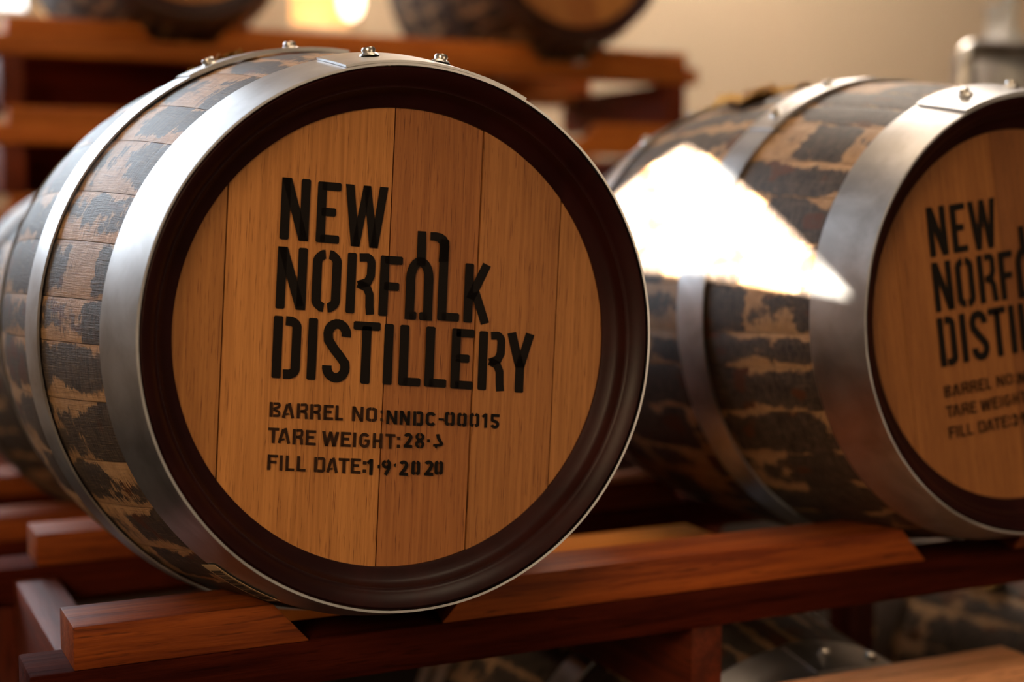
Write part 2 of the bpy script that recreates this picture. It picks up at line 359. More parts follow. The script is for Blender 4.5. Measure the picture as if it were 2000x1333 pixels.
# ------------------------------------------------------------------ racks
def rack(name, label, group, x_first, spacing, n, y0, ztop, left, right, notch, mats, cross=(), posts=(), wedge_h=0.040, rail_h=0.0425, pitch=0.535, depth=0.075, cross_h=0.10, board=None, batten=None, post_dy=0.0, rear_dz=-0.030):
    """two rails along x, wedge blocks between the barrel seats, cross members along y
    notch: seat half-widths for the front rail and for the rear rail"""
    zb = ztop - wedge_h; zr = zb - rail_h
    base = FLOOR if posts else zr - cross_h
    x_mid = (left+right)/2
    root = empty(name, (x_mid, y0, base)); tag(root, label, 'rack', group)
    def part(nm, bm, mat, bev=0.0022):
        bevel_edges(bm, bev, 2)
        bmesh.ops.translate(bm, verts=bm.verts, vec=(-x_mid, -y0, -base))
        return link(nm, mesh_of(nm, bm, True, 40), M[mat], root)
    for ri, ya in enumerate((y0, y0+pitch)):
        yb = ya + depth; dz = rear_dz*ri
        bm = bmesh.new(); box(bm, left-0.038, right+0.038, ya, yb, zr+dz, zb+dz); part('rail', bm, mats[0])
        for i in range(n+1):
            bm = bmesh.new(); vv = []
            for yy, (hb, ht) in ((ya, notch[ri][:2]), (yb, notch[ri][2:])):
                bl = left+0.042*ri if i == 0 else x_first + (i-1)*spacing + hb
                tl = left+0.042*ri if i == 0 else x_first + (i-1)*spacing + ht
                br = right if i == n else x_first + i*spacing - hb
                tr = right if i == n else x_first + i*spacing - ht
                vv.append([bm.verts.new((px_, yy, pz_)) for px_, pz_ in ((bl, zb+dz), (br, zb+dz), (tr, ztop+dz), (tl, ztop+dz))])
            A, B = vv
            bm.faces.new(A); bm.faces.new(B[::-1])
            for k in range(4): bm.faces.new((A[k], B[k], B[(k+1) % 4], A[(k+1) % 4]))
            part('wedge_block', bm, mats[1], 0.0016)
    for (x, w, flush) in cross:
        bm = bmesh.new()
        if flush: box(bm, x, x+w, y0+depth, y0+pitch, zb-cross_h, zb-0.001)
        else:
            prism(bm, [(y0+0.004, zr-cross_h), (y0+pitch+depth-0.002, zr-cross_h), (y0+pitch+depth-0.002, zr+rear_dz), (y0+pitch-0.003, zr+rear_dz), (y0+pitch-0.003, zr), (y0+0.004, zr)], -x-w, -x)
            for v in bm.verts: v.co = (-v.co.y, v.co.x, v.co.z)
        part('cross_member', bm, mats[2])
    if board:
        bm = bmesh.new(); box(bm, board[0], board[1], y0+0.20, y0+0.24, zr-cross_h+0.002, zr+0.03)
        part('shade_board', bm, 'darkwood_x')  # dark board added in the gap, coloured as shaded timbers
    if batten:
        bm = bmesh.new(); box(bm, *batten); part('batten', bm, 'batten_lit_x')
    for (x, w) in posts:
        for ri, ya in enumerate((y0, y0+pitch)):
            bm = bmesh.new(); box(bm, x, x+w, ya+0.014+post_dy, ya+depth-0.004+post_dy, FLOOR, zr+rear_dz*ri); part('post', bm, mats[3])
    return root
S = 0.7532
R1 = ((0.068, 0.104, 0.088, 0.125), (0.060, 0.097, 0.060, 0.097))   # half-widths: front face bottom, top; back face bottom, top
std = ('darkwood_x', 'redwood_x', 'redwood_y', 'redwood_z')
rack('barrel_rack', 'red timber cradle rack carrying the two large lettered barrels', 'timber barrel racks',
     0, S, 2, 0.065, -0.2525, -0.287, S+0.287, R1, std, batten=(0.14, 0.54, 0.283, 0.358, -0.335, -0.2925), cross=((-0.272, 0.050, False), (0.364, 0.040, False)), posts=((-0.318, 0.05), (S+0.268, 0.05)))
LX, LY, LZ = 0.57, 0.108, -0.665      # barrel on the floor rack underneath
rack('barrel_rack', 'low timber cradle rack under the barrel at floor level', 'timber barrel racks',
     LX, S, 1, LY+0.065, LZ-0.2525, LX-0.287, LX+0.287, R1, std, cross_h=0.0)
LX2 = 1.40
rack('barrel_rack', 'low timber cradle rack under the dark barrel at lower right', 'timber barrel racks',
     LX2, S, 1, LY+0.065, LZ-0.2525, LX2-0.287, LX2+0.287, R1, std, cross_h=0.0)
RX, RY, RZ = 0.03, 1.01, -0.10                          # rear row behind the large barrel
rack('barrel_rack', 'timber cradle rack of the rear row behind the two lettered barrels', 'timber barrel racks',
     RX, S, 2, RY+0.065, RZ-0.2525, RX-0.287, RX+S+0.287, R1, std, posts=((RX-0.31, 0.05), (RX+S+0.26, 0.05)))
rack('barrel_rack', 'empty timber rack whose beam, coloured pale as if lit, crosses the lower right corner', 'timber barrel racks',
     0.952, 0.8, 1, 0.0-0.408, -0.414, 0.18, 1.5, ((0.100, 0.136, 0.100, 0.136), (0.100, 0.136, 0.100, 0.136)), ('darkwood_x', 'beam_lit_x', 'redwood_y', 'redwood_z'), posts=((0.16, 0.05), (1.46, 0.05)), post_dy=-0.012, pitch=0.408, rear_dz=0.0)
# stack of empty frames at the back; the topmost carries the two high barrels
BX, BS, BY, BZ = 0.320, 0.985, 2.1, 0.786
bgm = ('redwood_lit_x', 'redwood_lit_x', 'redwood_y', 'redwood_z')
pitch_z = 0.195; top_z = BZ-0.2525
NF = 8
for i in range(NF):
    z = top_z - i*pitch_z
    ch = 0.1125
    if i == NF-1: ch = z-0.0825-FLOOR
    lab = 'topmost timber rack frame, coloured orange as lit, carrying the two high barrels' if i == 0 else \
          '%s timber rack frame, coloured orange as lit, below the topmost in the far stack' % ('first', 'second', 'third', 'fourth', 'fifth', 'sixth', 'seventh')[i-1]
    rack('rack_frame', lab, 'stacked rack frames at the back', BX, BS, 2, BY+0.065, z, -0.07, 1.68, R1, bgm,
         cross=((-0.085, 0.05, False), (0.72, 0.06, False), (1.62, 0.06, False)), cross_h=ch, board=(-0.07, 1.2))
# ------------------------------------------------------------------ barrels
YM, RB, KF, KB = 0.385, 0.297, 0.3095, 0.580     # bilge position, bilge radius, front and back taper
def rs(y): return RB - (KF if y < YM else KB)*(y-YM)**2
Y_F, Y_B = -0.026, 0.686            # stave ends
NST = 34
def stave_meshes():
    rnd = random.Random(3); ws = [rnd.uniform(0.75, 1.3) for _ in range(NST)]; tot = sum(ws); a = 0.3; res = []
    for i, w in enumerate(ws):
        da = 2*PI*w/tot; bm = bmesh.new(); uvl = bm.loops.layers.uv.new('UVMap')
        ys = [Y_F + (Y_B-Y_F)*j/20 for j in range(21)]; na = 5; rows = []
        for y in ys:
            row = []
            for side in (0, 1):
                for k in range(na+1):
                    kk = k if side == 0 else na-k
                    t = kk/na; ang = a + 0.0012 + (da-0.0024)*t
                    r = rs(y) - (0.0009 if kk in (0, na) else 0)
                    if side: r -= 0.022 if 0.03 < y < 0.63 else 0.004
                    row.append((bm.verts.new((r*math.cos(ang), y, r*math.sin(ang))), t, y))
            rows.append(row)
        m = len(rows[0])
        def face(q):
            f = bm.faces.new([x[0] for x in q])
            for lp, x in zip(f.loops, q): lp[uvl].uv = (x[1], x[2])
        for j in range(20):
            for k in range(m): face((rows[j][k], rows[j][(k+1) % m], rows[j+1][(k+1) % m], rows[j+1][k]))
        face(rows[0][::-1]); face(rows[-1])
        me = mesh_of('stave', bm, True, 35); me.materials.append(M['stave']); res.append(me)
        a += da
    return res
STAVES = stave_meshes()
HR = 0.2135                          # radius of a head board disc (its edge hides behind the rim lip)
SEAMS = [-0.2200, -0.1662, -0.0148, 0.0741, 0.1585, 0.2200]
HEADCOL = [(0.41, 0.172, 0.045), (0.60, 0.262, 0.073), (0.41, 0.158, 0.045), (0.43, 0.180, 0.052), (0.47, 0.205, 0.060)]
SEAM_A = math.radians(4.0)           # the seams lean a little, clockwise
def board_mesh(x0, x1, y0, y1):
    g = 0.0007; a, b = max(x0+g, -HR+0.0005), min(x1-g, HR-0.0005)
    pts = []; n = 24
    for i in range(n+1):
        x = a + (b-a)*i/n; pts.append((x, math.sqrt(max(HR*HR-x*x, 0))))
    for i in range(n, -1, -1):
        x = a + (b-a)*i/n; pts.append((x, -math.sqrt(max(HR*HR-x*x, 0))))
    bm = bmesh.new(); prism(bm, pts, y0, y1); bmesh.ops.remove_doubles(bm, verts=bm.verts, dist=1e-5)
    me = mesh_of('head_board', bm); me.materials.append(M['head']); return me
BOARDS = [board_mesh(SEAMS[i], SEAMS[i+1], 0.0006*((i*7) % 3), 0.016) for i in range(5)]
BACKBOARDS = [board_mesh(SEAMS[i], SEAMS[i+1], 0.644, 0.660) for i in range(5)]
RIM_PROF = [(0.2436, -0.0285), (0.2415, -0.0302), (0.2345, -0.0268), (0.2300, -0.0205), (0.2285, -0.0185), (0.2262, -0.0178), (0.2240, -0.0100), (0.2205, -0.0062), (0.2140, -0.0035), (0.2102, -0.0012), (0.2098, 0.0015), (0.2190, 0.018), (0.2230, 0.018), (0.2430, -0.0255)]
bm = bmesh.new(); lathe(bm, RIM_PROF, 160); RIM = mesh_of('rim', bm, True, 50); RIM.materials.append(M['rim'])
bm = bmesh.new(); lathe(bm, [(r, 0.66-y) for r, y in RIM_PROF], 96); BRIM = mesh_of('rim', bm, True, 50); BRIM.materials.append(M['rim'])
def hoop_mesh(ya, yb, off=0.0004, th=0.0022, a0=0, a1=2*PI, n=160, lift=0.0, wob=0.0):
    bm = bmesh.new(); N = 6; prof = []
    for j in range(N+1):
        y = ya + (yb-ya)*j/N; prof.append((rs(y)+off+th, y))
    for j in range(N, -1, -1):
        y = ya + (yb-ya)*j/N; prof.append((rs(y)+off, y))
    lathe(bm, prof, n, a0, a1)
    if wob:
        for v in bm.verts:
            a = math.atan2(v.co.z, v.co.x); d = wob*(0.5+0.5*math.sin(a*9+1)*math.sin(a*4)); r = math.hypot(v.co.x, v.co.z)
            v.co.x *= (r+d)/r; v.co.z *= (r+d)/r
    me = mesh_of('hoop', bm, True, 40); me.materials.append(M['hoop_metal']); return me
D = math.radians
HOOPS = []                           # (ring, strap, rivets) for the four hoops
for (ya, yb, s0, s1, rv) in ((-0.0312, 0.040, 61.8, 103.5, (95.2, 79.6)), (0.208, 0.256, 84, 118, (112, 95)), (0.522, 0.570, 84, 118, (112, 95)), (0.620, 0.6912, 61.8, 103.5, (95, 80))):
    o_ = 0.0004 if yb-ya > 0.05 else 0.0018
    HOOPS.append((hoop_mesh(ya, yb, off=o_, wob=0.0006), hoop_mesh(ya+0.001, yb-0.001, o_+0.0026, 0.0022, D(s0), D(s1), 48), [(D(a), (ya+yb)/2 if yb-ya > 0.05 else (ya+yb)/2) for a in rv], ya))
def rivet_mesh():
    bm = bmesh.new()
    prof = [(0.0, 0.0), (0.0095, 0.0), (0.0080, 0.0022), (0.0058, 0.0030), (0.0066, 0.0058), (0.0055, 0.0078), (0.0, 0.0082)]
    rings = []
    for i in range(14):
        a = 2*PI*i/14; rings.append([bm.verts.new((r*math.cos(a)*(1+0.05*math.sin(3*a)), r*math.sin(a), h)) for r, h in prof[1:-1]])
    top = bm.verts.new((0, 0, 0.0082)); bot = bm.verts.new((0, 0, 0))
    for i in range(14):
        A, B = rings[i], rings[(i+1) % 14]
        for j in range(len(A)-1): bm.faces.new((A[j], B[j], B[j+1], A[j+1]))
        bm.faces.new((A[-1], B[-1], top)); bm.faces.new((B[0], A[0], bot))
    me = mesh_of('rivet', bm, True, 50); me.materials.append(M['bright_metal']); return me
RIVET = rivet_mesh()
def bung_mesh():
    bm = bmesh.new()
    ring = []
    for r, h in ((0.020, -0.02), (0.024, 0.008), (0.022, 0.012)):
        ring.append([bm.verts.new((r*math.cos(2*PI*i/20), r*math.sin(2*PI*i/20), h)) for i in range(20)])
    for j in range(2):
        for i in range(20): bm.faces.new((ring[j][i], ring[j][(i+1) % 20], ring[j+1][(i+1) % 20], ring[j+1][i]))
    bm.faces.new(ring[2]); bm.faces.new(ring[0][::-1])
    me = mesh_of('bung', bm, True, 40); me.materials.append(M['bung_wood']); return me
BUNG = bung_mesh()
def jute_mesh():
    rnd = random.Random(11); bm = bmesh.new()
    # frayed sacking patch lying round the bung: a wavy sheet with thickness plus loose threads
    n, m = 26, 12; V = {}
    def zz(x, y): return 0.0035 + 0.004*math.sin(x*90+1)*math.cos(y*70) + 0.003*math.sin(x*31+y*47) - (x*x)/(2*RB)*1.0
    for i in range(n+1):
        for j in range(m+1):
            x = (i/n-0.5)*0.105; y = (j/m-0.5)*0.085
            x *= 1+0.12*math.sin(y*160); y *= 1+0.12*math.sin(x*130)
            for l in (0, 1): V[i, j, l] = bm.verts.new((x, y, zz(x, y) + 0.004*l))
    for i in range(n):
        for j in range(m):
            bm.faces.new([V[i, j, 1], V[i+1, j, 1], V[i+1, j+1, 1], V[i, j+1, 1]]); bm.faces.new([V[i, j, 0], V[i, j+1, 0], V[i+1, j+1, 0], V[i+1, j, 0]])
    for _ in range(90):
        x, y = rnd.uniform(-0.055, 0.055), rnd.uniform(-0.045, 0.045); z = zz(x, y); p = [(x, y, z)]
        dx, dy, dz = rnd.uniform(-1, 1), rnd.uniform(-1, 1), rnd.uniform(0.1, 0.8)
        for s in range(3):
            x += dx*0.006; y += dy*0.006; z += dz*0.005 - 0.0012*s; p.append((x, y, z))
        tube(bm, p, 0.0007, 4)
    me = mesh_of('sacking_patch', bm); me.materials.append(M['jute']); return me
JUTE = jute_mesh()
# ---- stencil lettering: strokes in (u, v), u in 0..w, v in 0..1
def sk(pts, t):
    """thick polyline as a list of quads with mitred joints"""
    pts = [p for i, p in enumerate(pts) if i == 0 or math.hypot(p[0]-pts[i-1][0], p[1]-pts[i-1][1]) > 0.004]
    out = []; n = len(pts); L = []; R = []
    for i in range(n):
        p = Vector(pts[i]); d0 = (p-Vector(pts[i-1])).normalized() if i else None; d1 = (Vector(pts[i+1])-p).normalized() if i < n-1 else None
        d = (d0+d1).normalized() if d0 and d1 else (d0 or d1)
        nn = Vector((-d.y, d.x)); k = t/2
        if d0 and d1: k /= max(0.5, nn.dot(Vector((-d0.y, d0.x))))
        L.append(p+nn*k); R.append(p-nn*k)
    for i in range(n-1): out.append([tuple(L[i]), tuple(R[i]), tuple(R[i+1]), tuple(L[i+1])])
    return out
def rc(u0, v0, u1, v1):
    c = min(0.02, (u1-u0)*0.15, (v1-v0)*0.15)
    return [[(u0+c, v0), (u1-c, v0), (u1, v0+c), (u1, v1-c), (u1-c, v1), (u0+c, v1), (u0, v1-c), (u0, v0+c)]]
def arc(cx, cy, rx, ry, a0, a1, n=7): return [(cx+rx*math.cos(D(a0+(a1-a0)*i/n)), cy+ry*math.sin(D(a0+(a1-a0)*i/n))) for i in range(n+1)]
def glyph(ch, w, t, g=0.03):
    h = t*0.92; q = t/2; ry = min(w*0.55, 0.2)
    if ch == 'N': return rc(0, 0, t, 1) + rc(w-t, 0, w, 1) + [[(0.0, 1), (t*1.05, 1), (w, 0), (w-t*1.05, 0)]]
    if ch == 'E': return rc(0, 0, t, 1) + rc(t*0.5, 1-h, w, 1) + rc(t*0.5, 0, w, h) + rc(t*0.5, 0.44, w*0.82, 0.44+h)
    if ch == 'F': return rc(0, 0, t, 1) + rc(t*0.5, 1-h, w, 1) + rc(t*0.5, 0.43, w*0.88, 0.43+h)
    if ch == 'L': return rc(0, 0, t, 1) + rc(t*0.5, 0, w, h)
    if ch == 'I': return rc(w/2-t/2, 0, w/2+t/2, 1)
    if ch == 'T': return rc(0, 1-h, w, 1) + rc(w/2-q, 0, w/2+q, 1-h*0.5)
    if ch == 'H': return rc(0, 0, t, 1) + rc(w-t, 0, w, 1) + rc(t*0.5, 0.5-h/2, w-t*0.5, 0.5+h/2)
    if ch == 'W':
        X = lambda *p: [(a*w, b) for a, b in p]
        return [X((0, 1), (.20, 1), (.38, 0), (.18, 0)), X((.42, 1), (.59, 1), (.38, 0), (.20, 0)), X((.42, 1), (.59, 1), (.81, 0), (.61, 0)), X((.80, 1), (1, 1), (.81, 0), (.63, 0))]
    if ch == 'K': return rc(0, 0, t, 1) + sk([(t*0.7, 0.40), (w-t*0.55, 1.0)], t) + sk([(t*1.25, 0.52), (w-t*0.5, 0.0)], t)
    if ch == 'Y': return sk([(t*0.5, 1.0), (w/2, 0.42)], t) + sk([(w-t*0.5, 1.0), (w/2, 0.42)], t) + rc(w/2-q, 0, w/2+q, 0.5)
    if ch in 'O0':
        out = []
        for s in (-1, 1):
            g = 0.05 if ch == '0' else g; e_ = 0.015 if ch == '0' else 0.035
            P = [(w/2+s*g, 1-q), (w/2+s*(g+e_), 1-q*1.06)] + [(w/2+s*a, b) for a, b in arc(0, 1-ry, w/2-q, ry-q, 42, 0, 5)] + [(w/2+s*a, b) for a, b in arc(0, ry, w/2-q, ry-q, 0, -42, 5)] + [(w/2+s*(g+e_), q*1.06), (w/2+s*g, q)]
            out += sk(P, t)
        return out
    if ch == 'D':
        P = [(t+g*1.4, 1-q*0.95)] + arc(w-q-0.14, 1-0.14-q*0.4, 0.14, 0.10, 70, 0, 5) + arc(w-q-0.14, 0.14+q*0.4, 0.14, 0.10, 0, -70, 5) + [(t+g*1.0, q*0.95)]
        return rc(0, 0, t, 1) + sk(P, t)
    if ch == 'R':
        P = [(t+g*1.6, 1-q*0.95)] + arc(w-q-0.10, 0.85-q*0.2, 0.10, 0.11, 70, 0, 5) + [(w-q*1.05, 0.64), (w-q*1.7, 0.53), (t+g*1.3, 0.475)]
        P2 = [(t+g*1.3, 0.50), (w-q*1.8, 0.44), (w-q*1.15, 0.33), (w-q*1.05, 0.12), (w-q*0.85, 0.0)]
        return rc(0, 0, t, 1) + sk(P, t*0.92) + sk(P2, t*0.92)
    if ch == 'B':
        P = [(t+g*1.6, 1-q*0.95)] + arc(w-q-0.10, 0.80, 0.10, 0.12, 70, -60, 6) + [(t+g*1.6, 0.53)]
        P2 = [(t+g*1.6, 0.50)] + arc(w-q-0.10, 0.25, 0.10, 0.15, 60, -70, 6) + [(t+g*1.6, q*0.95)]
        return rc(0, 0, t, 1) + sk(P, t*0.85) + sk(P2, t*0.85)
    if ch == 'A': return sk([(q*0.9, 0.0), (w*0.42, 0.92)], t*0.95) + sk([(w-q*0.9, 0.0), (w*0.56, 1.0)], t) + sk([(w*0.18, 0.22), (w*0.55, 0.28)], t*0.6)
    if ch == 'S':
        P = arc(w/2, 0.76, w/2-q, 0.24-q, -12, 180, 12)[0:13] + [(q*1.15, 0.66), (w*0.42, 0.52), (w*0.62, 0.42), (w-q*1.1, 0.31)] + arc(w/2, 0.24, w/2-q, 0.24-q, 0, -188, 12)
        return sk(P, t)
    if ch == 'C': return sk(arc(w/2, 0.68, w/2-q, 0.32-q, 20, 180, 9) + arc(w/2, 0.32, w/2-q, 0.32-q, 180, 340, 9), t)
    if ch == 'G': return sk(arc(w/2, 0.68, w/2-q, 0.32-q, 25, 180, 9) + arc(w/2, 0.32, w/2-q, 0.32-q, 180, 360, 9) + [(w-q, 0.45)], t) + rc(w*0.5, 0.42, w, 0.42+h*0.8)
    if ch == '1': return rc(w*0.55-q, 0, w*0.55+q, 1) + sk([(w*0.55, 0.95), (0.0, 0.74)], t*0.8)
    if ch == '2': return sk(arc(w/2, 0.72, w/2-q, 0.28-q, 165, -20, 9) + [(w*0.6, 0.42), (q*1.3, q)], t) + rc(0.02, 0, w, h)
    if ch == '3': return sk(arc(w/2, 0.74, w/2-q, 0.26-q, 160, -80, 9), t) + sk(arc(w/2, 0.27, w/2-q, 0.27-q, 80, -160, 9), t)
    if ch == '5': return rc(t*0.2, 1-h, w, 1) + sk([(q*1.2, 0.95), (q*1.2, 0.50)], t*0.9) + sk([(q*1.2, 0.56)] + arc(w/2, 0.30, w/2-q, 0.30-q, 75, -165, 10), t)
    if ch == '8':
        out = []; g = 0.06
        for s in (-1, 1):
            out += sk([(w/2+s*g, 1-q*0.8)] + [(w/2+s*a, b) for a, b in arc(0, 0.76, w/2-q, 0.17, 70, -60, 6)] + [(w/2+s*g, 0.5)], t*0.9)
            out += sk([(w/2+s*g, 0.5)] + [(w/2+s*a, b) for a, b in arc(0, 0.26, w/2-q, 0.19, 60, -70, 6)] + [(w/2+s*g, q*0.8)], t*0.9)
        return out
    if ch == '9': return sk(arc(w/2, 0.70, w/2-q, 0.30-q, 100, 330, 8), t*0.85) + sk([(w*0.62, 0.97), (w-q, 0.78), (w-q*1.1, 0.45), (w*0.45, 0.0)], t*0.95)
    if ch == '-': return rc(0, 0.42, w, 0.42+h*0.8)
    if ch == ':': return rc(0, 0.08, w, 0.08+t*1.1) + rc(0, 0.62, w, 0.62+t*1.1)
    if ch == '.': return rc(0, 0.42, w, 0.42+t)
    if ch == ',': return [[(0, 0.62), (w, 0.72), (w*0.8, 0.42)]]
    if ch == '4': return sk([(w*0.42, 1.0), (w*0.50, 0.74), (w*0.92, 0.26)], t*1.05) + sk([(0.0, 0.20), (w*0.5, 0.22), (w*0.92, 0.30)], t*0.85) + rc(w*0.18, 0.0, w*0.42, 0.22)
    if ch == 'a':   # arch of the bottle-shaped letter, with its feet
        P = [(q, 0.0)] + arc(w/2, 0.66, w/2-q, 0.27, 180, 0, 12) + [(w-q, 0.0)]
        return sk(P, t) + rc(t*0.5, 0, w/2-g, h*0.95) + rc(w/2+g*0.4, 0, w-t*0.5, h*0.95)
    return []
# quads measured on the head plane: where the rays through the letter corners meet it
def on_head(px, py):
    d = fw + rt*((px-1000)/F_PX) - up*((py-666.5)/F_PX)
    t = (0 - CAM.y)/d.y; p = CAM + d*t
    return Vector((p.x, p.z))
def letter(bm, polys, w, quad):
    bl, br, tr, tl = quad
    for poly in polys:
        vs_ = []
        for u, v in poly:
            a = u/w; p = bl*(1-a)*(1-v) + br*a*(1-v) + tr*a*v + tl*(1-a)*v
            vs_.append(bm.verts.new((p.x, -0.0005, p.y)))
        try: bm.faces.new(vs_)
        except ValueError: pass
def place(bm, ch, xl, xr, ytop, ybot, slope, lean, ox, oy, sc, t, yref=None):
    """ch with crop-space extents; slope = baseline drop per x, lean = x shift of the top"""
    w = (xr-xl)/(ybot-ytop)
    hgt = ybot-ytop; dy = slope*(xr-xl)
    c = [(xl, ybot), (xr, ybot+dy), (xr+lean*hgt, ytop+dy), (xl+lean*hgt, ytop)]
    letter(bm, glyph(ch, w, t), w, [on_head(ox+a/sc, oy+b/sc) for a, b in c])
def text_mesh(items, ox, oy, sc, slope, lean, t):
    bm = bmesh.new()
    for it in items:
        ch, xl, xr, yt, yb = it[:5]
        place(bm, ch, xl, xr, yt, yb, slope, lean, ox, oy, sc, it[5] if len(it) > 5 else t)
    bmesh.ops.triangulate(bm, faces=list(bm.faces))
    for f in bm.faces: f.normal_update()
    flip = [f for f in bm.faces if f.normal.y > 0]
    bmesh.ops.reverse_faces(bm, faces=flip)
    me = bpy.data.meshes.new('stencil_lettering'); bm.to_mesh(me); bm.free(); return me
SC = 10/3
# (letter, left x, right x at the baseline, top y at left, bottom y at left)
L_NEW = [('N', 160, 348, 85, 490), ('E', 395, 548, 112, 510), ('W', 575, 853, 130, 532)]
L_NOR = [('N', 127, 322, 537, 942), ('O', 358, 545, 555, 962), ('R', 583, 768, 578, 972), ('F', 797, 942, 597, 990),
         ('a', 967, 1145, 605, 1012), ('L', 1178, 1322, 490, 1020, 0.112), ('K', 1348, 1520, 648, 1033)]
L_DIS = [('D', 95, 278, 122, 527), ('I', 322, 383, 137, 538), ('S', 420, 600, 140, 552), ('T', 614, 790, 158, 560), ('I', 817, 876, 175, 569), ('L', 918, 1062, 182, 575),
         ('L', 1087, 1230, 192, 583), ('E', 1255, 1400, 205, 595), ('R', 1432, 1605, 222, 605), ('Y', 1612, 1790, 232, 618)]
FAINT = [('B', 80, 152, 683, 780), ('A', 160, 240, 688, 786), ('R', 256, 328, 692, 790), ('R', 342, 412, 697, 795), ('E', 429, 493, 701, 798), ('L', 506, 556, 705, 802),
         ('N', 615, 688, 711, 807), ('O', 706, 776, 716, 810), (':', 798, 815, 722, 815),
         ('T', 66, 138, 848, 948), ('A', 130, 212, 850, 950), ('R', 226, 296, 858, 957), ('E', 310, 378, 864, 962), ('W', 415, 527, 872, 968), ('E', 538, 604, 876, 972), ('I', 617, 640, 880, 975),
         ('G', 658, 726, 882, 978), ('H', 746, 808, 885, 981), ('T', 826, 892, 888, 985), (':', 902, 924, 892, 988),
         ('F', 60, 128, 1022, 1122), ('I', 136, 162, 1027, 1126), ('L', 178, 236, 1029, 1128), ('L', 251, 309, 1033, 1131), ('D', 363, 435, 1038, 1136), ('A', 443, 518, 1042, 1139), ('T', 520, 592, 1045, 1142), ('E', 601, 666, 1047, 1144), (':', 678, 702, 1050, 1148)]
BOLD = [('N', 836, 908, 735, 826), ('N', 923, 991, 739, 831), ('D', 1010, 1076, 743, 835), ('C', 1091, 1158, 746, 839), ('-', 1175, 1210, 748, 842), ('0', 1216, 1280, 744, 838), ('0', 1296, 1358, 750, 843), ('0', 1375, 1440, 752, 846), ('1', 1458, 1500, 756, 850), ('5', 1510, 1570, 760, 855),
        ('2', 945, 1003, 882, 978), ('8', 1020, 1082, 885, 980), ('.', 1098, 1116, 890, 984), ('4', 1138, 1202, 890, 982)]
DATE = [('1', 708, 752, 1052, 1155), ('.', 774, 790, 1052, 1155), ('9', 798, 860, 1054, 1154), (',', 876, 894, 1050, 1150), ('2', 913, 972, 1060, 1158), ('0', 993, 1050, 1060, 1156), ('2', 1076, 1136, 1060, 1158), ('0', 1143, 1198, 1060, 1154)]
T_BIG = [text_mesh(L_NEW, 500, 320, SC, 0.085, 0.062, 0.148), text_mesh(L_NOR, 500, 320, SC, 0.068, 0.060, 0.148), text_mesh(L_DIS, 500, 580, SC, 0.062, 0.058, 0.150)]
# neck and shoulder of the bottle drawn into the second line
bm = bmesh.new()
def px_poly(pts): 
    bm.faces.new([bm.verts.new((p.x, -0.0005, p.y)) for p in [on_head(500+a/SC, 320+b/SC) for a, b in pts]])
px_poly([(1064, 437), (1120, 441), (1111, 668), (1052, 664)])
hook_o = [(1147, 446), (1185, 446), (1222, 455), (1250, 476), (1265, 505), (1269, 540)]
hook_i = [(1145, 500), (1172, 501), (1190, 506), (1202, 520), (1206, 538), (1205, 560)]
for i in range(5): px_poly([hook_o[i], hook_o[i+1], hook_i[i+1], hook_i[i]])
px_poly([hook_o[5], (1258, 640), (1196, 640), hook_i[5]])
for f in bm.faces: f.normal_update()
bmesh.ops.reverse_faces(bm, faces=[f for f in bm.faces if f.normal.y > 0])
me = bpy.data.meshes.new('stencil_lettering'); bm.to_mesh(me); bm.free(); T_BIG.append(me)
for m_ in T_BIG: m_.materials.append(M['paint'])
T_FAINT = text_mesh(FAINT, 500, 580, SC, 0.052, 0.055, 0.20); T_FAINT.materials.append(M['thin_paint'])
T_BOLD = text_mesh(BOLD, 500, 580, SC, 0.052, 0.055, 0.22); T_BOLD.materials.append(M['paint'])
T_DATE = text_mesh(DATE, 500, 580, SC, 0.052, 0.055, 0.22); T_DATE.materials.append(M['paint'])
T_DATE2 = text_mesh([('3',)+DATE[0][1:2]+(762,)+DATE[0][3:]] + DATE[1:], 500, 580, SC, 0.052, 0.055, 0.24); T_DATE2.materials.append(M['paint'])

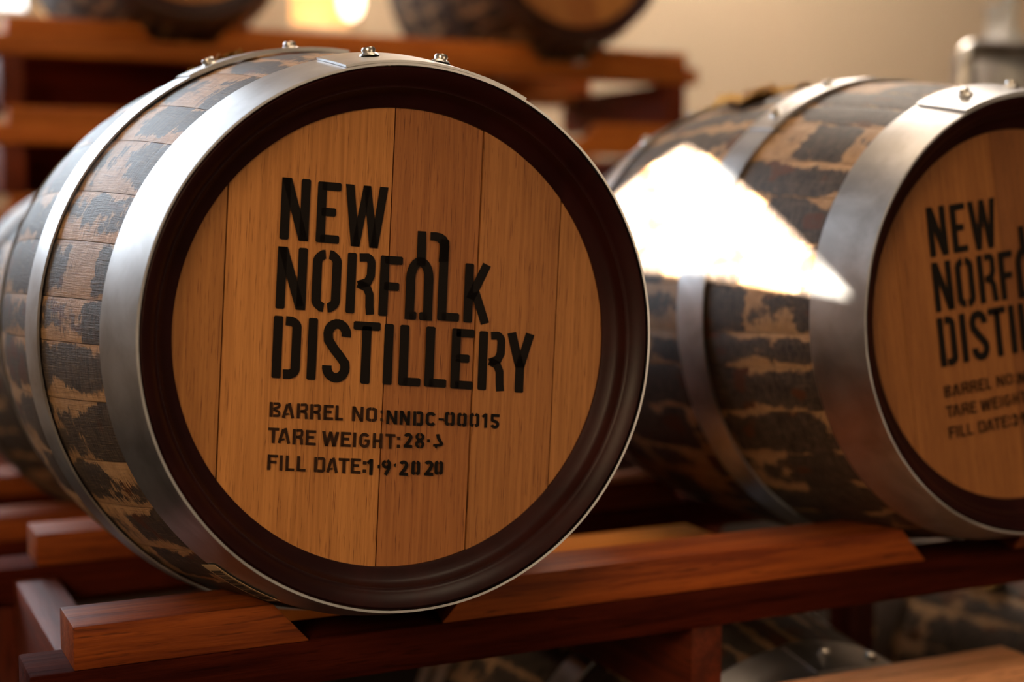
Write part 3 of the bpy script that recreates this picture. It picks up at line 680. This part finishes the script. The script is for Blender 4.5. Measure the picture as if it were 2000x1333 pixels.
TILT = 0.046
def barrel(label, x, y, z, roll=0.0, lettering=None, name='oak_barrel', group='oak barrels with steel hoops', dull=False, cols=None):
    """x, y, z: centre of the front head; roll in degrees, anticlockwise seen from the front"""
    rotm = Matrix.Rotation(-TILT, 3, 'X')          # the barrels lean back a little on their cradles
    root = empty(name, Vector((x, y, z)) - rotm @ Vector((0, 0, RB))); root.rotation_euler = (-TILT, 0, 0); tag(root, label, 'barrel', group)
    L0 = (0, 0, RB); RT = (0, -D(roll), 0)
    def add(nm, me, loc=(0, 0, 0), extra_rot=0.0):
        o = link(nm, me, None, root); o.rotation_euler = (0, -D(roll) - extra_rot, 0)
        v = Matrix.Rotation(-D(roll), 3, 'Y') @ Vector(loc); o.location = Vector(L0) + v
        return o
    for me in STAVES: add('stave', me)
    for i, me in enumerate(BOARDS):
        o = add('head_board', me, extra_rot=-SEAM_A); c = (cols or HEADCOL)[i]; o.color = (*c, 1)
    for i, me in enumerate(BACKBOARDS):
        o = add('head_board', me); c = HEADCOL[(i+2) % 5]; o.color = (*c, 1)
    add('rim', RIM); add('rim', BRIM)
    for ring, strap, rivs, ya in HOOPS:
        h = add('hoop', ring)
        s = link('hoop_lap', strap, None, h)
        if dull:
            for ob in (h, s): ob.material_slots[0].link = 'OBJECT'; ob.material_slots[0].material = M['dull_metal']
        for a, yy in rivs:
            r = rs(yy)+0.0048
            rv = link('rivet', RIVET, None, h, (r*math.cos(a), yy, r*math.sin(a)))
            rv.rotation_euler = (0, PI/2-a, 0)
    b = add('bung', BUNG, (RB*math.cos(D(94)), YM-0.005, RB*math.sin(D(94))))
    link('sacking_patch', JUTE, None, b)
    if lettering:
        for me in T_BIG[:3]: add('stencil_lettering', me)
        add('stencil_lettering', T_BIG[3])
        add('stencil_lettering', T_FAINT); add('stencil_lettering', T_BOLD)
        add('stencil_lettering', T_DATE if lettering == 1 else T_DATE2)
    return root, add
main, add_main = barrel('large sharp foreground oak barrel with black stencilled lettering and barcode strip', 0, 0, 0, 0, 1)
# paper barcode strip stuck over the back edge of the front hoop
bm = bmesh.new(); N = 30; a0, a1 = D(-131.5), D(-116.0)
def lab(y0, y1, aa, ab, off, n):
    prof = [(rs(y0+(y1-y0)*j/3)+off+0.0003, y0+(y1-y0)*j/3) for j in range(4)]
    lathe(bm, prof + [(r-0.0003, y) for r, y in prof[::-1]], n, aa, ab)
lab(0.022, 0.052, a0, a1, 0.0042, N)
st = add_main('barcode_strip', mesh_of('barcode_strip', bm)); st.data.materials.append(M['paper']); st['label'] = 'tan paper barcode strip'
bm = bmesh.new(); rnd = random.Random(5); a = a0 + 0.035
while a < a1-0.02:
    w = rnd.choice((0.0022, 0.0035, 0.005)); lab(0.0265, 0.0475, a, a+w, 0.0046, 1); a += w + rnd.choice((0.003, 0.0045, 0.006))
link('barcode', mesh_of('barcode', bm), M['ink'], st)
right_shaded_cols = [(0.36, 0.142, 0.036), (0.36, 0.142, 0.037), (0.27, 0.102, 0.029), (0.28, 0.106, 0.029), (0.30, 0.12, 0.034)]  # boards darkened: light falling off to the right painted into the wood
barrel('lettered oak barrel at the right with a blazing sunlit patch on its side', S, 0, 0, 12, 2, cols=right_shaded_cols)
barrel('oak barrel under the rack at floor level, glimpsed below the long rail', LX, LY, LZ, -9)
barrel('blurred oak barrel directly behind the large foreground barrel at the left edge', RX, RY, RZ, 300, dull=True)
barrel('oak barrel added in the rear row to darken the gap behind the sunlit right-hand barrel', RX+S, RY, RZ, 250)  # added as a dark blocker in front of the bright wall
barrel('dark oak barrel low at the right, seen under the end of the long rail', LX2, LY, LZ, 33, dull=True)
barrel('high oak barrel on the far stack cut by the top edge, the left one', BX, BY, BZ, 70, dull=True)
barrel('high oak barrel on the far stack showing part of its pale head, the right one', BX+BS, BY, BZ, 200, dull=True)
# ------------------------------------------------------------------ globes added in place of the bright glows between the high barrels
def glow_globe(label, x, z, r, mat, squash=1.0):
    root = empty('glow_globe', (x, Y1-0.005, z)); tag(root, label, 'glow', 'added glow globes')
    bm = bmesh.new(); bmesh.ops.create_uvsphere(bm, u_segments=24, v_segments=16, radius=r)
    for v in bm.verts: v.co.z *= squash; v.co.y -= 0.14
    link('globe', mesh_of('globe', bm, True), M[mat], root)
    bm = bmesh.new(); tube(bm, [(0, -0.01, 0.10+r*squash), (0, -0.08, 0.12+r*squash), (0, -0.14, 0.08+r*squash), (0, -0.14, r*squash-0.01)], 0.010, 8)
    link('bracket', mesh_of('bracket', bm, True), M['bright_metal'], root)
    bm = bmesh.new(); lathe(bm, [(0.03, -0.018), (0.034, 0.0), (0.001, 0.0), (0.001, -0.018)], 20)
    link('wall_plate', mesh_of('wall_plate', bm), M['bright_metal'], root, (0, 0, 0.10+r*squash))
glow_globe('amber glowing globe added for the warm glow near the top left corner', 0.262, 0.745, 0.075, 'amber_glow')
glow_globe('small white glowing globe in place of a bright window blur beside the amber panel', 1.185, 0.80, 0.040, 'white_glow', 1.6)
# ------------------------------------------------------------------ steel trolley with whitened bottles at the far right
TX, TY = 1.975, 1.42
tr = empty('steel_trolley', (TX+0.23, TY, FLOOR)); tag(tr, 'pale steel tube trolley with rounded handle behind the right barrel', 'trolley')
def tube_frame(yoff, drop=0.0):
    bm = bmesh.new(); pts = []; H = 0.488-FLOOR-drop; r = 0.035; w = 0.24
    pts.append((-w, yoff, 0.0))
    for i in range(7): a = D(180-15*i); pts.append((-w+r+r*math.cos(a), yoff, H-r+r*math.sin(a)))
    for i in range(7): a = D(90-15*i); pts.append((w-r+r*math.cos(a), yoff, H-r+r*math.sin(a)))
    pts.append((w, yoff, 0.0)); tube(bm, pts, 0.025, 12)
    return mesh_of('tube_frame', bm, True, 60)
link('tube_frame', tube_frame(0.0), M['bright_metal'], tr); link('tube_frame', tube_frame(0.42, 0.30), M['bright_metal'], tr)
for hz in (0.35, 0.95, 1.31):
    bm = bmesh.new(); box(bm, -0.222, 0.222, 0.0, 0.42, hz, hz+0.02); bevel_edges(bm, 0.004)
    link('shelf', mesh_of('shelf', bm), M['bright_metal'], tr)
def bottle_mesh():
    prof = [(0.0, 0.0), (0.052, 0.0), (0.056, 0.006), (0.056, 0.16), (0.050, 0.185), (0.024, 0.215), (0.017, 0.235), (0.017, 0.285), (0.020, 0.290), (0.020, 0.305), (0.013, 0.305), (0.013, 0.236), (0.046, 0.180), (0.051, 0.158), (0.051, 0.012), (0.0, 0.012)]
    bm = bmesh.new(); rings = []
    for i in range(28):
        a = 2*PI*i/28; rings.append([bm.verts.new((r*math.cos(a), r*math.sin(a), h)) for r, h in prof[1:-1]])
    b0 = bm.verts.new((0, 0, 0)); b1 = bm.verts.new((0, 0, 0.012))
    for i in range(28):
        A, B = rings[i], rings[(i+1) % 28]
        for j in range(len(A)-1): bm.faces.new((A[j], B[j], B[j+1], A[j+1]))
        bm.faces.new((B[0], A[0], b0)); bm.faces.new((A[-1], B[-1], b1))
    me = mesh_of('bottle', bm, True, 40); me.materials.append(M['glass']); return me
BOT = bottle_mesh()
zs = FLOOR + 1.33
for i, (dx, dy, lab_) in enumerate(((-0.02, 0.09, 'whitened glass bottle on the steel trolley, nearer the rounded handle corner'), (0.085, 0.25, 'whitened glass bottle on the steel trolley, cut by the right edge'))):
    o = link('glass_bottle', BOT, None, None, (TX+0.23+dx, TY+dy, zs)); tag(o, lab_, 'bottle', 'whitened bottles on the trolley')
